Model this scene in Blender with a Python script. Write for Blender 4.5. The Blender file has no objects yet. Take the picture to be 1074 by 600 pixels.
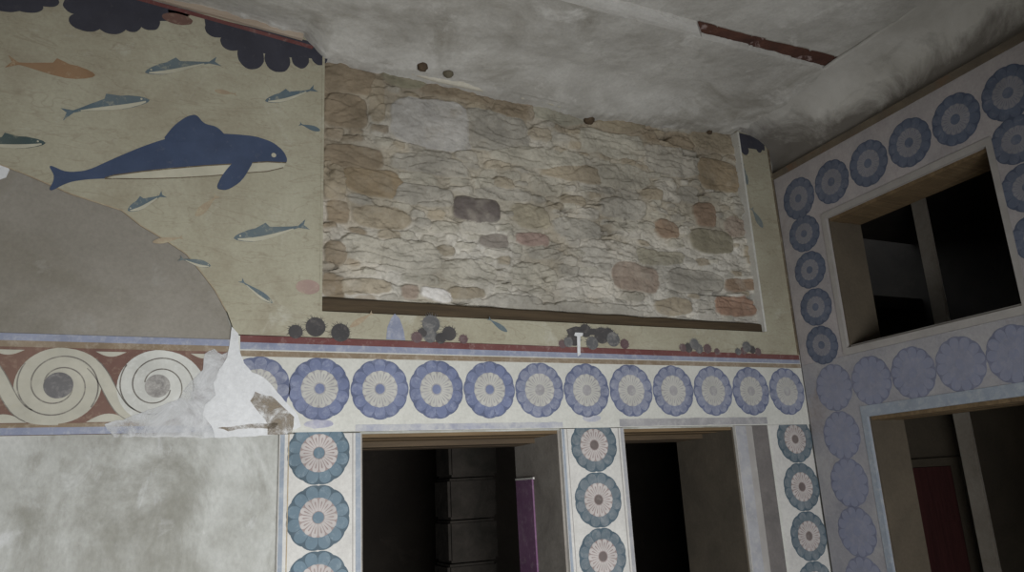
import bpy, bmesh, math, random
import numpy as np
from mathutils import Vector, Matrix, noise
random.seed(5)
scn = bpy.context.scene
col = scn.collection
PI = math.pi

# ------------------------------------------------------------------ camera
F_PX, PITCH, YAW, ROLL = 805.15, 0.2593, 0.4452, -0.0543
CAM = Vector((-0.4364, -3.7776, 1.5795))
XR, ANG = 3.458, -0.0419                      # the right wall starts at the corner (XR,0) and leans ANG off square
fw = Vector((math.sin(YAW)*math.cos(PITCH), math.cos(YAW)*math.cos(PITCH), math.sin(PITCH)))
rt = Vector((math.cos(YAW), -math.sin(YAW), 0)); up = rt.cross(fw)
R2 = rt*math.cos(ROLL)+up*math.sin(ROLL); U2 = -rt*math.sin(ROLL)+up*math.cos(ROLL)
cd = bpy.data.cameras.new('camera'); cam = bpy.data.objects.new('camera', cd); col.objects.link(cam)
cam.matrix_world = Matrix(((R2.x, U2.x, -fw.x, CAM.x), (R2.y, U2.y, -fw.y, CAM.y), (R2.z, U2.z, -fw.z, CAM.z), (0, 0, 0, 1)))
cd.sensor_width = 36; cd.lens = F_PX/1074*36; cd.clip_start = .05
scn.camera = cam

def ray(x, y): return fw + R2*((x-537)/F_PX) - U2*((y-300)/F_PX)
def B(x, y, Y=0.0):                            # a point of the photograph measured on the back wall: (x, z)
    r = ray(x, y); p = CAM + r*((Y-CAM.y)/r.y); return (p.x, p.z)
def Bl(pts): return [B(*p) for p in pts]
RN = Vector((math.cos(ANG), math.sin(ANG), 0))
def S(x, y):                                   # the same on the right wall: (distance from corner, z)
    r = ray(x, y); t = (Vector((XR, 0, 0))-CAM).dot(RN)/r.dot(RN); p = CAM+r*t
    return (-p.y/math.cos(ANG), p.z)
def Sl(pts): return [S(*p) for p in pts]

# ------------------------------------------------------------------ materials
def nodes(name):
    m = bpy.data.materials.new(name); m.use_nodes = True; nt = m.node_tree
    return m, nt, nt.nodes['Principled BSDF']
def N(nt, t, **kw):
    n = nt.nodes.new(t)
    for k, v in kw.items():
        if k in n.inputs: n.inputs[k].default_value = v
        else: setattr(n, k, v)
    return n
def pos(nt, sc=(1, 1, 1)):
    g = N(nt, 'ShaderNodeNewGeometry'); mp = N(nt, 'ShaderNodeMapping'); mp.inputs['Scale'].default_value = sc
    nt.links.new(g.outputs['Position'], mp.inputs['Vector']); return mp.outputs[0]
def nz(nt, vec, scale, detail=4, rough=.6, dist=0):
    n = N(nt, 'ShaderNodeTexNoise'); n.inputs['Scale'].default_value = scale; n.inputs['Detail'].default_value = detail
    n.inputs['Roughness'].default_value = rough; n.inputs['Distortion'].default_value = dist
    nt.links.new(vec, n.inputs['Vector']); return n.outputs['Fac']
def ramp(nt, f, a, b, va=0., vb=1.):
    r = N(nt, 'ShaderNodeMapRange'); r.inputs['From Min'].default_value = a; r.inputs['From Max'].default_value = b
    r.inputs['To Min'].default_value = va; r.inputs['To Max'].default_value = vb
    nt.links.new(f, r.inputs['Value']); return r.outputs['Result']
def mix(nt, f, a, b, mode='MIX'):
    m = N(nt, 'ShaderNodeMix', data_type='RGBA', blend_type=mode)
    if isinstance(f, (int, float)): m.inputs[0].default_value = f
    else: nt.links.new(f, m.inputs[0])
    for v, i in ((a, 6), (b, 7)):
        if isinstance(v, tuple): m.inputs[i].default_value = (*v[:3], 1)
        else: nt.links.new(v, m.inputs[i])
    return m.outputs[2]
def band(nt, f, c, w):                         # 1 on a thin contour of the noise
    s = N(nt, 'ShaderNodeMath', operation='SUBTRACT'); nt.links.new(f, s.inputs[0]); s.inputs[1].default_value = c
    a = N(nt, 'ShaderNodeMath', operation='ABSOLUTE'); nt.links.new(s.outputs[0], a.inputs[0])
    return ramp(nt, a.outputs[0], 0, w, 1, 0)
def bump(nt, bs, h, strength=.3, dist=.01):
    b = N(nt, 'ShaderNodeBump'); b.inputs['Strength'].default_value = strength; b.inputs['Distance'].default_value = dist
    nt.links.new(h, b.inputs['Height']); nt.links.new(b.outputs[0], bs.inputs['Normal'])
def mul(c, k): return tuple(min(1, v*k) for v in c)

def surface(name, c, c2=None, scale=2.0, stain=None, stain_w=(.55, .75), vein=None, vein_k=.35, white=None, rough=.9, bs_=.25, sc=(1, 1, 1), contrast=1.):
    """plaster-like ground: large mottling c/c2, stains, thin contour veins, fine grain"""
    m, nt, b = nodes(name); v = pos(nt, sc)
    c2 = c2 or mul(c, .8)
    o = mix(nt, ramp(nt, nz(nt, v, scale, 6, .65, .4), .5-.18/contrast, .5+.18/contrast), c, c2)
    if stain: o = mix(nt, ramp(nt, nz(nt, v, scale*.6+.37, 7, .7, .8), *stain_w), o, stain)
    if white: o = mix(nt, ramp(nt, nz(nt, v, scale*1.3+.71, 8, .7, .6), .58, .72, 0, .7), o, white)
    if vein:
        v2 = pos(nt, (.8, 1, 3.2))
        o = mix(nt, ramp(nt, band(nt, nz(nt, v2, 3.1, 3, .55, .5), .5, .012), 0, 1, 0, vein_k), o, vein)
        o = mix(nt, ramp(nt, band(nt, nz(nt, v2, 4.7, 4, .55, .5), .44, .010), 0, 1, 0, vein_k*.8), o, vein)
    g = nz(nt, v, 60, 3, .7)
    o = mix(nt, ramp(nt, g, .3, .7, 0, .14), o, (0, 0, 0))
    nt.links.new(o, b.inputs['Base Color']); b.inputs['Roughness'].default_value = rough
    b.inputs['Specular IOR Level'].default_value = .15
    bump(nt, b, nz(nt, v, 22, 6, .7), bs_, .01)
    return m
def paint(name, c, ground=(.5, .48, .40), wear=.35, var=.75, scale=9, rough=.85):
    """old paint: colour varies and wears through to its ground"""
    m, nt, b = nodes(name); v = pos(nt)
    lum = sum(c)/3; c = tuple(x*.78+lum*.22 for x in c)
    o = mix(nt, ramp(nt, nz(nt, v, scale*.8, 4, .6), .3, .7), c, mul(c, var))
    o = mix(nt, ramp(nt, nz(nt, v, scale*2.3+1.3, 6, .75, .3), .62-.30*wear, .86-.20*wear, 0, .85), o, ground)
    o = mix(nt, ramp(nt, nz(nt, v, 1.7, 3, .6), .42, .68, 0, wear*.55), o, ground)
    nt.links.new(o, b.inputs['Base Color']); b.inputs['Roughness'].default_value = rough
    b.inputs['Specular IOR Level'].default_value = .15
    bump(nt, b, nz(nt, v, 30, 5, .7), .15, .006)
    return m
def wash(name, c, scale=14, lo=.42, hi=.62, sc=(1, 1, 1)):
    """thin dirt or wash that lets the ground through in patches"""
    m, nt, b = nodes(name); v = pos(nt, sc); b.inputs['Base Color'].default_value = (*c, 1); b.inputs['Roughness'].default_value = .95
    b.inputs['Specular IOR Level'].default_value = .1
    nt.links.new(ramp(nt, nz(nt, v, scale, 7, .7, .5), lo, hi, 0, .9), b.inputs['Alpha']); return m
def wood(name, c, c2, sc=(1, 14, 14), rough=.75):
    m, nt, b = nodes(name); v = pos(nt, sc)
    f = nz(nt, v, 2.2, 6, .65, .5)
    o = mix(nt, ramp(nt, f, .35, .65), c, c2)
    nt.links.new(o, b.inputs['Base Color']); b.inputs['Roughness'].default_value = rough
    b.inputs['Specular IOR Level'].default_value = .2
    bump(nt, b, f, .4, .01); return m

M = {}
M['fresco'] = surface('aged_cream_fresco_plaster', (.455, .43, .33), (.37, .34, .25), 2.2, stain=(.28, .235, .17), stain_w=(.46, .85), white=(.52, .50, .42), vein=(.20, .15, .10), vein_k=.28)
M['greypatch'] = surface('grey_brown_smooth_plaster', (.31, .285, .245), (.245, .225, .19), 1.6, stain=(.19, .17, .13), stain_w=(.50, .82), white=(.36, .345, .31))
M['lower'] = surface('weathered_pale_plaster', (.54, .54, .51), (.35, .345, .31), 2.4, stain=(.22, .21, .175), stain_w=(.48, .72), white=(.68, .68, .68), sc=(1, 1, .6), contrast=1.5)
M['friezeground'] = surface('off_white_frieze_plaster', (.64, .63, .575), (.55, .54, .49), 5, stain=(.42, .39, .34), stain_w=(.60, .85))
M['pillarground'] = surface('off_white_pillar_plaster', (.64, .62, .58), (.54, .52, .49), 5, stain=(.42, .38, .35), stain_w=(.60, .85))
M['rightground'] = surface('pinkish_grey_wall_plaster', (.46, .42, .415), (.34, .32, .325), 4, stain=(.24, .21, .205), stain_w=(.55, .85))
M['rightfaded'] = surface('faded_grey_plaster', (.40, .385, .385), (.29, .285, .31), 4, stain=(.25, .21, .20), stain_w=(.55, .8))
M['ceiling'] = surface('mottled_grey_white_ceiling_plaster', (.66, .64, .595), (.47, .45, .41), 1.9, stain=(.33, .305, .26), stain_w=(.50, .72), white=(.86, .84, .80), bs_=.5, contrast=1.3)
M['ceilpale'] = surface('pale_ceiling_strip_plaster', (.74, .72, .68), (.62, .60, .56), 4)
M['lip'] = surface('cream_plaster_lip', (.68, .64, .54), (.55, .51, .42), 6)
M['upper_right'] = surface('patchy_grey_plaster', (.36, .335, .30), (.20, .185, .16), 2.2, stain=(.09, .08, .068), stain_w=(.46, .68), white=(.46, .44, .40), sc=(1, .6, 1.6))
M['ledge'] = surface('brown_grey_ledge_plaster', (.19, .155, .11), (.12, .10, .08), 5, stain=(.20, .115, .07), stain_w=(.52, .7))
M['whiteplaster'] = surface('fresh_white_plaster', (.74, .74, .74), (.64, .64, .64), 6, stain=(.5, .48, .45), stain_w=(.66, .85), bs_=.5)
M['whitereveal'] = surface('white_painted_niche_edge', (.66, .65, .60), (.56, .54, .49), 8)
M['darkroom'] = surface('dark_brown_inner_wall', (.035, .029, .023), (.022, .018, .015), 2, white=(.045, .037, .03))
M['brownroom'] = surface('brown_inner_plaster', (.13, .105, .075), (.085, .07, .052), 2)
M['floor'] = surface('grey_flagstone', (.2, .19, .17), (.15, .145, .13), 2)
M['sidewall'] = surface('dull_plaster_side_wall', (.36, .34, .30), (.29, .27, .24), 1.5)
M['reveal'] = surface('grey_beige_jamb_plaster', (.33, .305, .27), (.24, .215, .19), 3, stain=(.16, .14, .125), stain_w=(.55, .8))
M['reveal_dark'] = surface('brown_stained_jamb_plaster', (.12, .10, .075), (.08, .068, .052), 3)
M['wood'] = wood('ochre_brown_lintel_wood', (.19, .13, .07), (.11, .075, .042))
M['woodmid'] = wood('brown_inner_lintel_wood', (.10, .07, .042), (.06, .043, .028))
M['wooddark'] = wood('dark_brown_timber', (.085, .06, .035), (.05, .036, .022))
M['batten'] = wood('bare_pale_batten_wood', (.46, .38, .30), (.38, .30, .23))
M['rust'] = surface('red_brown_rusted_beam', (.15, .07, .05), (.08, .042, .034), 9, stain=(.36, .27, .25), stain_w=(.57, .62), bs_=.6)
M['post'] = surface('pale_brown_post_plaster', (.42, .37, .31), (.3, .26, .21), 4)
M['redpanel'] = wood('dark_red_panel_paint', (.085, .028, .026), (.06, .021, .02), (14, 14, 1))
M['purple'] = paint('purple_wall_paint', (.22, .085, .20), (.36, .28, .33), .35)
# paints
CR = (.52, .48, .34); WH = (.6, .59, .54)
M['slate'] = paint('dark_slate_blue_paint', (.055, .055, .075), (.12, .11, .11), .15)
M['navy'] = paint('deep_blue_paint', (.055, .085, .165), (.13, .14, .17), .15)
M['blue'] = paint('grey_blue_paint', (.11, .165, .20), CR, .3)
M['green'] = paint('dark_green_blue_paint', (.07, .11, .11), CR, .25)
M['orange'] = paint('orange_brown_paint', (.33, .17, .07), CR, .25)
M['tan'] = paint('pale_tan_paint', (.42, .31, .19), CR, .4)
M['pink'] = paint('pale_pink_paint', (.44, .29, .24), CR, .35)
M['belly'] = paint('pale_belly_paint', (.56, .52, .38), (.45, .42, .3), .2)
M['line'] = paint('thin_brown_outline_paint', (.14, .10, .06), CR, .3)
M['urchin'] = paint('blackish_brown_paint', (.075, .07, .07), (.25, .22, .2), .3)
M['urchin2'] = paint('dusty_grey_black_paint', (.12, .12, .125), (.35, .33, .30), .45)
M['urchin3'] = paint('dusty_plum_paint', (.15, .085, .09), (.3, .26, .24), .4)
M['red'] = paint('dark_red_stripe_paint', (.19, .055, .05), (.33, .24, .22), .3)
M['redbrown'] = paint('red_brown_paint', (.20, .10, .075), (.36, .27, .20), .35)
M['brown'] = paint('ochre_brown_stripe_paint', (.27, .19, .11), (.45, .40, .33), .45)
M['lilac'] = paint('pale_blue_stripe_paint', (.25, .28, .40), (.46, .46, .48), .45)
M['spiral'] = paint('pale_spiral_paint', (.52, .49, .39), (.45, .42, .33), .3)
M['spiral2'] = paint('bleached_spiral_paint', (.60, .59, .53), (.66, .66, .63), .4)
M['eye'] = paint('dark_grey_spiral_eye_paint', (.13, .125, .13), (.36, .34, .32), .4)
M['eye2'] = paint('worn_grey_spiral_eye_paint', (.22, .20, .19), (.5, .48, .44), .75, scale=14)
M['lineS'] = paint('thin_grey_line_paint', (.17, .15, .13), (.45, .43, .36), .45)
M['rowblue'] = paint('periwinkle_rosette_paint', (.165, .20, .35), (.36, .38, .47), .4, .72)
M['rowblue2'] = paint('worn_grey_blue_rosette_paint', (.17, .195, .31), (.38, .39, .44), .6, .75)
M['rowline'] = paint('deep_blue_outline_paint', (.115, .14, .25), (.3, .32, .42), .35)
M['rowpetal'] = paint('cream_petal_paint', (.54, .52, .46), (.42, .41, .40), .45)
M['rowgap'] = paint('taupe_petal_gap_paint', (.34, .32, .33), (.50, .49, .46), .5)
M['tealblue'] = paint('teal_blue_rosette_paint', (.13, .205, .26), (.30, .35, .38), .35, .75)
M['teal2'] = paint('worn_teal_grey_rosette_paint', (.13, .175, .205), (.28, .29, .30), .5, .75)
M['tealline'] = paint('dark_teal_outline_paint', (.08, .125, .16), (.2, .24, .26), .3)
M['pinkpetal'] = paint('pinkish_cream_petal_paint', (.55, .49, .46), (.40, .37, .35), .4)
M['pinkgap'] = paint('brown_petal_gap_paint', (.33, .25, .235), (.45, .39, .36), .4)
M['dotbrown'] = paint('grey_brown_rosette_centre', (.17, .13, .12), (.3, .27, .25), .3)
M['rightblue'] = paint('dull_blue_rosette_paint', (.115, .145, .22), (.23, .235, .28), .4, .75)
M['rightblueline'] = paint('dark_blue_ring_line', (.085, .11, .175), (.16, .17, .22), .3)
M['rightmid'] = paint('grey_lilac_petal_paint', (.29, .285, .315), (.22, .22, .25), .45)
M['rightgap'] = paint('mid_blue_petal_gap', (.20, .21, .27), (.26, .26, .29), .5)
M['fadedblue'] = paint('faded_lavender_rosette', (.225, .245, .35), (.30, .30, .35), .5, .88)
M['fadedline'] = paint('faded_blue_line', (.17, .185, .28), (.26, .265, .33), .5)
M['fadedmid'] = paint('faded_pale_petals', (.25, .265, .36), (.30, .30, .35), .6)
M['bordergrey'] = paint('grey_beige_border_paint', (.40, .37, .34), (.33, .31, .3), .4)
M['borderblue'] = paint('pale_blue_border_paint', (.28, .33, .40), (.42, .43, .44), .5)
M['frameworn'] = paint('worn_grey_frame_paint', (.36, .36, .39), (.46, .44, .42), .5)
M['framedark'] = surface('dark_grey_brown_frame', (.20, .18, .17), (.13, .12, .115), 5)
M['whitedrip'] = M['whiteplaster']

# ------------------------------------------------------------------ object helpers
RM = Matrix.Translation((XR, 0, 0)) @ Matrix.Rotation(ANG-PI/2, 4, 'Z')   # right wall frame: x away from corner, -y into the room
FR = {'B': Matrix.Identity(4), 'R': RM}
def tag(o, label=None, cat=None, group=None, kind=None):
    if label: o['label'] = label
    if cat: o['category'] = cat
    if group: o['group'] = group
    if kind: o['kind'] = kind
    return o
ORG = {}
def link(name, bm, mats, parent=None, frame='B', org=None, smooth=False):
    """bm is in wall coordinates (u, depth, z); a child keeps its parent's origin and frame"""
    if parent is not None: org = ORG[parent.name][1]; frame = ORG[parent.name][0]
    if org is None:
        vs = [v.co for v in bm.verts]
        org = Vector(((min(v.x for v in vs)+max(v.x for v in vs))/2, max(v.y for v in vs), min(v.z for v in vs)))
    org = Vector(org)
    bmesh.ops.translate(bm, verts=bm.verts, vec=-org)
    bmesh.ops.recalc_face_normals(bm, faces=bm.faces)
    me = bpy.data.meshes.new(name); bm.to_mesh(me); bm.free()
    for m in (mats if isinstance(mats, (list, tuple)) else [mats]): me.materials.append(m)
    if smooth:
        for p in me.polygons: p.use_smooth = True
    o = bpy.data.objects.new(name, me); col.objects.link(o)
    if parent is not None: o.parent = parent
    else: o.matrix_world = FR[frame] @ Matrix.Translation(org)
    ORG[o.name] = (frame, org)
    return o
def empty(name, org, frame='B'):
    o = bpy.data.objects.new(name, None); col.objects.link(o); o.empty_display_size = .1
    o.matrix_world = FR[frame] @ Matrix.Translation(Vector(org)); ORG[o.name] = (frame, Vector(org)); return o
def bx(bm, x0, x1, y0, y1, z0, z1, mi=0):
    vs = [bm.verts.new((x, y, z)) for x in (x0, x1) for y in (y0, y1) for z in (z0, z1)]
    for f in ((0, 1, 3, 2), (4, 6, 7, 5), (0, 4, 5, 1), (2, 3, 7, 6), (0, 2, 6, 4), (1, 5, 7, 3)):
        fc = bm.faces.new([vs[i] for i in f]); fc.material_index = mi
def prism(bm, pts, y0, y1, mi=0, jit=0., step=.02):
    """polygon (u,z) extruded from depth y0 (front) to y1 (back)"""
    if jit:
        q = []
        for i, p in enumerate(pts):
            a = Vector(p); b = Vector(pts[(i+1) % len(pts)]); n = max(1, int((b-a).length/step))
            for k in range(n):
                c = a.lerp(b, k/n); w = noise.noise_vector((c.x*28, c.y*28, 3.3)); w2 = noise.noise_vector((c.x*90, c.y*90, 7.3))
                q.append((c.x+w.x*jit+w2.x*jit*.4, c.y+w.y*jit+w2.y*jit*.4))
        pts = q
    fr = [bm.verts.new((u, y0, z)) for u, z in pts]; bk = [bm.verts.new((u, y1, z)) for u, z in pts]
    f1 = bm.faces.new(fr); f2 = bm.faces.new(bk[::-1]); f1.material_index = f2.material_index = mi
    n = len(pts)
    for i in range(n):
        f = bm.faces.new((fr[i], bk[i], bk[(i+1) % n], fr[(i+1) % n])); f.material_index = mi
    f1.normal_update(); f2.normal_update()
    if n > 4: bmesh.ops.triangulate(bm, faces=[f1, f2], ngon_method='EAR_CLIP')
def plate(name, pts, y0, y1, mat, parent=None, frame='B', jit=0., **k):
    bm = bmesh.new(); prism(bm, pts, y0, y1, 0, jit); return link(name, bm, mat, parent, frame, **k)
def rect(u0, u1, z0, z1): return [(u0, z0), (u1, z0), (u1, z1), (u0, z1)]
def circ(cx, cz, r, n=28, rz=None):
    rz = rz or r; return [(cx+r*math.cos(2*PI*i/n), cz+rz*math.sin(2*PI*i/n)) for i in range(n)]
def box_obj(name, x0, x1, y0, y1, z0, z1, mat, parent=None, frame='B', **k):
    bm = bmesh.new(); bx(bm, x0, x1, y0, y1, z0, z1)
    bmesh.ops.bevel(bm, geom=bm.edges[:], offset=.0015, segments=1, affect='EDGES')
    return link(name, bm, mat, parent, frame, **k)
def ribbon(bm, pts, w, y0, y1, mi=0):
    """a line of width w drawn along pts (u,z)"""
    P = [Vector(p) for p in pts]; L = []; Rr = []
    for i, p in enumerate(P):
        t = (P[min(i+1, len(P)-1)]-P[max(i-1, 0)]); t = t.normalized() if t.length else Vector((1, 0))
        ww = w(i/(len(P)-1)) if callable(w) else w
        nn = Vector((-t.y, t.x))*ww/2; L.append(p+nn); Rr.append(p-nn)
    a = [bm.verts.new((v.x, y0, v.y)) for v in L]; b = [bm.verts.new((v.x, y0, v.y)) for v in Rr]
    c = [bm.verts.new((v.x, y1, v.y)) for v in L]; d = [bm.verts.new((v.x, y1, v.y)) for v in Rr]
    for i in range(len(P)-1):
        for q in ((a[i], a[i+1], b[i+1], b[i]), (c[i], d[i], d[i+1], c[i+1]), (a[i], c[i], c[i+1], a[i+1]), (b[i], b[i+1], d[i+1], d[i])):
            f = bm.faces.new(q); f.material_index = mi
    for q in ((a[0], b[0], d[0], c[0]), (a[-1], c[-1], d[-1], b[-1])):
        f = bm.faces.new(q); f.material_index = mi

# ------------------------------------------------------------------ setting: walls, floor
NX0, NX1, NZ0 = .304, 3.186, 2.492              # the niche with exposed stonework
D1 = (.505, 1.621); D2 = (2.029, 2.842); DZ = 1.885
bm = bmesh.new()
for x0, x1 in ((-2.6, D1[0]), (D1[1], D2[0]), (D2[1], 3.98)): bx(bm, x0, x1, .03, .6, 0, DZ)
bx(bm, -2.6, 3.98, .03, .6, DZ, NZ0-.02)
bx(bm, -2.6, NX0, .03, .6, NZ0-.02, 4.25); bx(bm, NX1, 3.98, .03, .6, NZ0-.02, 4.25); bx(bm, NX0, NX1, .13, .6, NZ0-.02, 4.25)
tag(link('wall_back', bm, M['lower']), kind='structure')
W = (.41, 1.525, 2.318, 3.165); DR = (.47, 1.53, 1.89)   # right wall: window and doorway (distance from corner, z)
bm = bmesh.new()
T = .28
bx(bm, 0, W[0], .015, T, DR[2], 3.6); bx(bm, W[1], 4.4, .015, T, DR[2], 3.6)
bx(bm, W[0], W[1], .015, T, DR[2], W[2]); bx(bm, W[0], W[1], .015, T, W[3], 3.6)
bx(bm, 0, DR[0], .015, T, 0, DR[2]); bx(bm, DR[1], 4.4, .015, T, 0, DR[2])
tag(link('wall_right', bm, M['rightground'], frame='R'), kind='structure')
# upper part of the right wall: bare plaster, darker towards its foot, curving over into the ceiling
bm = bmesh.new(); prof0 = [(.03, 3.6), (.03, 3.70), (.024, 3.76), (.005, 3.82), (-.03, 3.87), (-.09, 3.915), (-.17, 3.945), (-.27, 3.965)]
prof = []
for a_, b_ in zip(prof0, prof0[1:]):
    for k in range(3): prof.append(tuple(Vector(a_).lerp(Vector(b_), k/3)))
prof.append(prof0[-1]); ns = 200; rows = []; NP = len(prof)+2
for i in range(ns+1):
    s = -.06+4.46*i/ns; r_ = []
    for k, (d, z) in enumerate(prof):
        w = (noise.noise((s*2.2, z*3, 1.7))*.026+noise.noise((s*7, z*9, 4.7))*.008)*(1 if 0 < k else .3)
        r_.append(bm.verts.new((s, d+w, z-.03*math.exp(-s*3)*(k/NP))))
    r_ += [bm.verts.new((s, .27, 4.02)), bm.verts.new((s, .27, 3.6))]; rows.append(r_)
for i in range(ns):
    for k in range(NP):
        f = bm.faces.new((rows[i][k], rows[i+1][k], rows[i+1][(k+1) % NP], rows[i][(k+1) % NP]))
bm.faces.new(rows[0]); bm.faces.new(rows[-1][::-1])
def cove_plaster():
    # ceiling plaster, coloured darker along its foot and towards the corner
    m, nt, b = nodes('dark_foot_cove_plaster'); v = pos(nt)
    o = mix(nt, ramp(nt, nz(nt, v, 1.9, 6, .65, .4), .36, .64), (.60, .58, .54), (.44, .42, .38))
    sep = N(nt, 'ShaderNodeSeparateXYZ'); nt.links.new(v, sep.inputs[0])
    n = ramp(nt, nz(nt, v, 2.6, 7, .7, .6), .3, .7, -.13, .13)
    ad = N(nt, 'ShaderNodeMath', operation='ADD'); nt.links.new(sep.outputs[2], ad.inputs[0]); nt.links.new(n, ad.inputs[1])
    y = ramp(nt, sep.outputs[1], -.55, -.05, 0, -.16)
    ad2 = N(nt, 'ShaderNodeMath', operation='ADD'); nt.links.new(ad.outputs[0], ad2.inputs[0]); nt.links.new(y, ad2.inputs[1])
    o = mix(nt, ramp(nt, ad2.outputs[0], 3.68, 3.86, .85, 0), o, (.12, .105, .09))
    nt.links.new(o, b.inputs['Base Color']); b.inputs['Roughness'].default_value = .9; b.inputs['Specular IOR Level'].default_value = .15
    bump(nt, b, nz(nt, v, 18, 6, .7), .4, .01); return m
tag(link('trim_1', bm, [cove_plaster()], frame='R', smooth=True), kind='structure')
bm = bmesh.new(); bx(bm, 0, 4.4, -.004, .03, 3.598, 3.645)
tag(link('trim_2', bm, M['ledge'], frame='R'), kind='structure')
box_floor = bmesh.new(); bx(box_floor, -2.9, 7, -5.3, 3.6, -.1, 0)
tag(link('floor', box_floor, M['floor']), kind='structure')
bm = bmesh.new(); bx(bm, -2.9, -2.6, -5.0, .6, 0, 4.25)
tag(link('wall_left', bm, M['sidewall']), kind='structure')
# wall behind the photographer with an unseen low opening, made up to shape the light
OP = (-.8, 1.8, .1, 1.35)
bm = bmesh.new()
bx(bm, -2.6, OP[0], -4.7, -4.3, 0, 4.25); bx(bm, OP[1], 3.4, -4.7, -4.3, 0, 4.25)
bx(bm, OP[0], OP[1], -4.7, -4.3, OP[3], 4.25); bx(bm, OP[0], OP[1], -4.7, -4.3, 0, OP[2])
tag(link('wall_front', bm, M['sidewall']), kind='structure')
# dark rooms beyond the openings
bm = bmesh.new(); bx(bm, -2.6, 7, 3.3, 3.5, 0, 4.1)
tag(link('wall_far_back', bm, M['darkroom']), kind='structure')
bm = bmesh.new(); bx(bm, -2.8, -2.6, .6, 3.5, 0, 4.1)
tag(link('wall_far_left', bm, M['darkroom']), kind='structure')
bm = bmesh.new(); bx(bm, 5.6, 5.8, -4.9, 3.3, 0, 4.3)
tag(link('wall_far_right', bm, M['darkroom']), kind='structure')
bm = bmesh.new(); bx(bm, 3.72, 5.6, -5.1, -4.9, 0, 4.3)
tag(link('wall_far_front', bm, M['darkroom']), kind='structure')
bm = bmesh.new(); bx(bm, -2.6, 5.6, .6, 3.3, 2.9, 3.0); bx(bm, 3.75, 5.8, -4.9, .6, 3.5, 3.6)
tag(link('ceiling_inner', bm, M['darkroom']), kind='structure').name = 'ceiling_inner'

# ------------------------------------------------------------------ ceiling
EDGE = [(-3, 4.09), (-.7, 4.085), (-.4, 4.075), (.19, 4.02), (.28, 3.94), (.31, 3.915), (.62, 3.915), (1.08, 3.897), (1.7, 3.868), (1.99, 3.852), (2.25, 3.875), (2.58, 3.893), (3.17, 3.935), (3.5, 3.925)]
ex, ez = zip(*EDGE)
xs = np.concatenate([np.linspace(-2.9, -1.3, 20)[:-1], np.linspace(-1.3, 3.75, 500)]); ys = np.concatenate([np.linspace(-4.9, -2.3, 25)[:-1], np.linspace(-2.3, .14, 240)])
P0, P1 = B(0, 0), 0
def ZP(x, y, z):
    r = ray(x, y); p = CAM+r*((z-CAM.z)/r.z); return (p.x, p.y)
CZ = 3.95
slot = [ZP(733, 25, CZ), ZP(790, 42, CZ), ZP(850, 57, CZ), ZP(917, 74, CZ), ZP(903, 83, CZ), ZP(850, 70, CZ), ZP(790, 52, CZ), ZP(737, 38, CZ)]
sa, sb = slot[0], slot[3]; sc_, sd = slot[7], slot[4]
def slot_up(x): return sa[1]+(sb[1]-sa[1])*(x-sa[0])/(sb[0]-sa[0])
def slot_lo(x): return sc_[1]+(sd[1]-sc_[1])*(x-sc_[0])/(sd[0]-sc_[0])
def cz(x, y):
    e = float(np.interp(x, ex, ez))
    base = 3.955 + max(0, min(1, (.4-x)/1.0))*.14
    t = max(0, min(1, -y/.38)); t = t*t*(3-2*t)
    z = e*(1-t)+base*t
    z += noise.noise((x*1.3, y*1.9, .3))*.022*t + noise.noise((x*5, y*6, 2.3))*.007 + noise.noise((x*17, y*21, 5.3))*.0028
    z += -.016*math.exp(-((y+.45+.1*math.sin(x*1.7))/.10)**2)*(.5+noise.noise((x*1.2, 4, 4)))
    if y > -.05: z += noise.noise((x*9, .4, 9.1))*.014 + noise.noise((x*31, .4, 9.1))*.007
    if y < slot_lo(x)+0.004 and x > 1.0: z += .012
    j = .008*noise.noise((x*9, 0, .5))+.006*noise.noise((x*38, 0, 2.5))
    if sa[0] < x < 3.47 and slot_up(x)+j < y < slot_lo(x)+j*.6: z += .07
    return z
bm = bmesh.new(); g = [[bm.verts.new((x, y, cz(x, y))) for y in ys] for x in xs]
tops = [[bm.verts.new((x, y, 4.3)) for y in (ys[0], ys[-1])] for x in (xs[0], xs[-1])]
for i in range(len(xs)-1):
    for j in range(len(ys)-1): bm.faces.new((g[i][j], g[i+1][j], g[i+1][j+1], g[i][j+1]))
bm.faces.new((tops[0][0], tops[0][1], tops[1][1], tops[1][0]))
me = bpy.data.meshes.new('ceiling'); bm.to_mesh(me); bm.free(); me.materials.append(M['ceiling'])
for p in me.polygons: p.use_smooth = True
ceil = bpy.data.objects.new('ceiling', me); col.objects.link(ceil); tag(ceil, kind='structure')
# rusted beam in the slot
bm = bmesh.new(); n = 40
top = []; 
x0, x1 = sa[0]+.0, 3.45
rowsb = []
for i in range(n+1):
    x = x0+(x1-x0)*i/n; yu, yl = slot_up(x)-.012, slot_lo(x)+.012; zz = CZ+.028
    q = []
    for k in range(7):
        y = yu+(yl-yu)*k/6; q.append(bm.verts.new((x, y, zz+noise.noise((x*14, y*40, 2))*.009)))
    q += [bm.verts.new((x, yl, zz+.07)), bm.verts.new((x, yu, zz+.07))]; rowsb.append(q)
for i in range(n):
    for k in range(9): bm.faces.new((rowsb[i][k], rowsb[i+1][k], rowsb[i+1][(k+1) % 9], rowsb[i][(k+1) % 9]))
bm.faces.new(rowsb[0]); bm.faces.new(rowsb[-1][::-1])
tag(link('ceiling_beam', bm, M['rust'], smooth=True), 'rusted red-brown beam exposed in a narrow slot of the ceiling plaster, near the right wall', 'beam')
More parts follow.
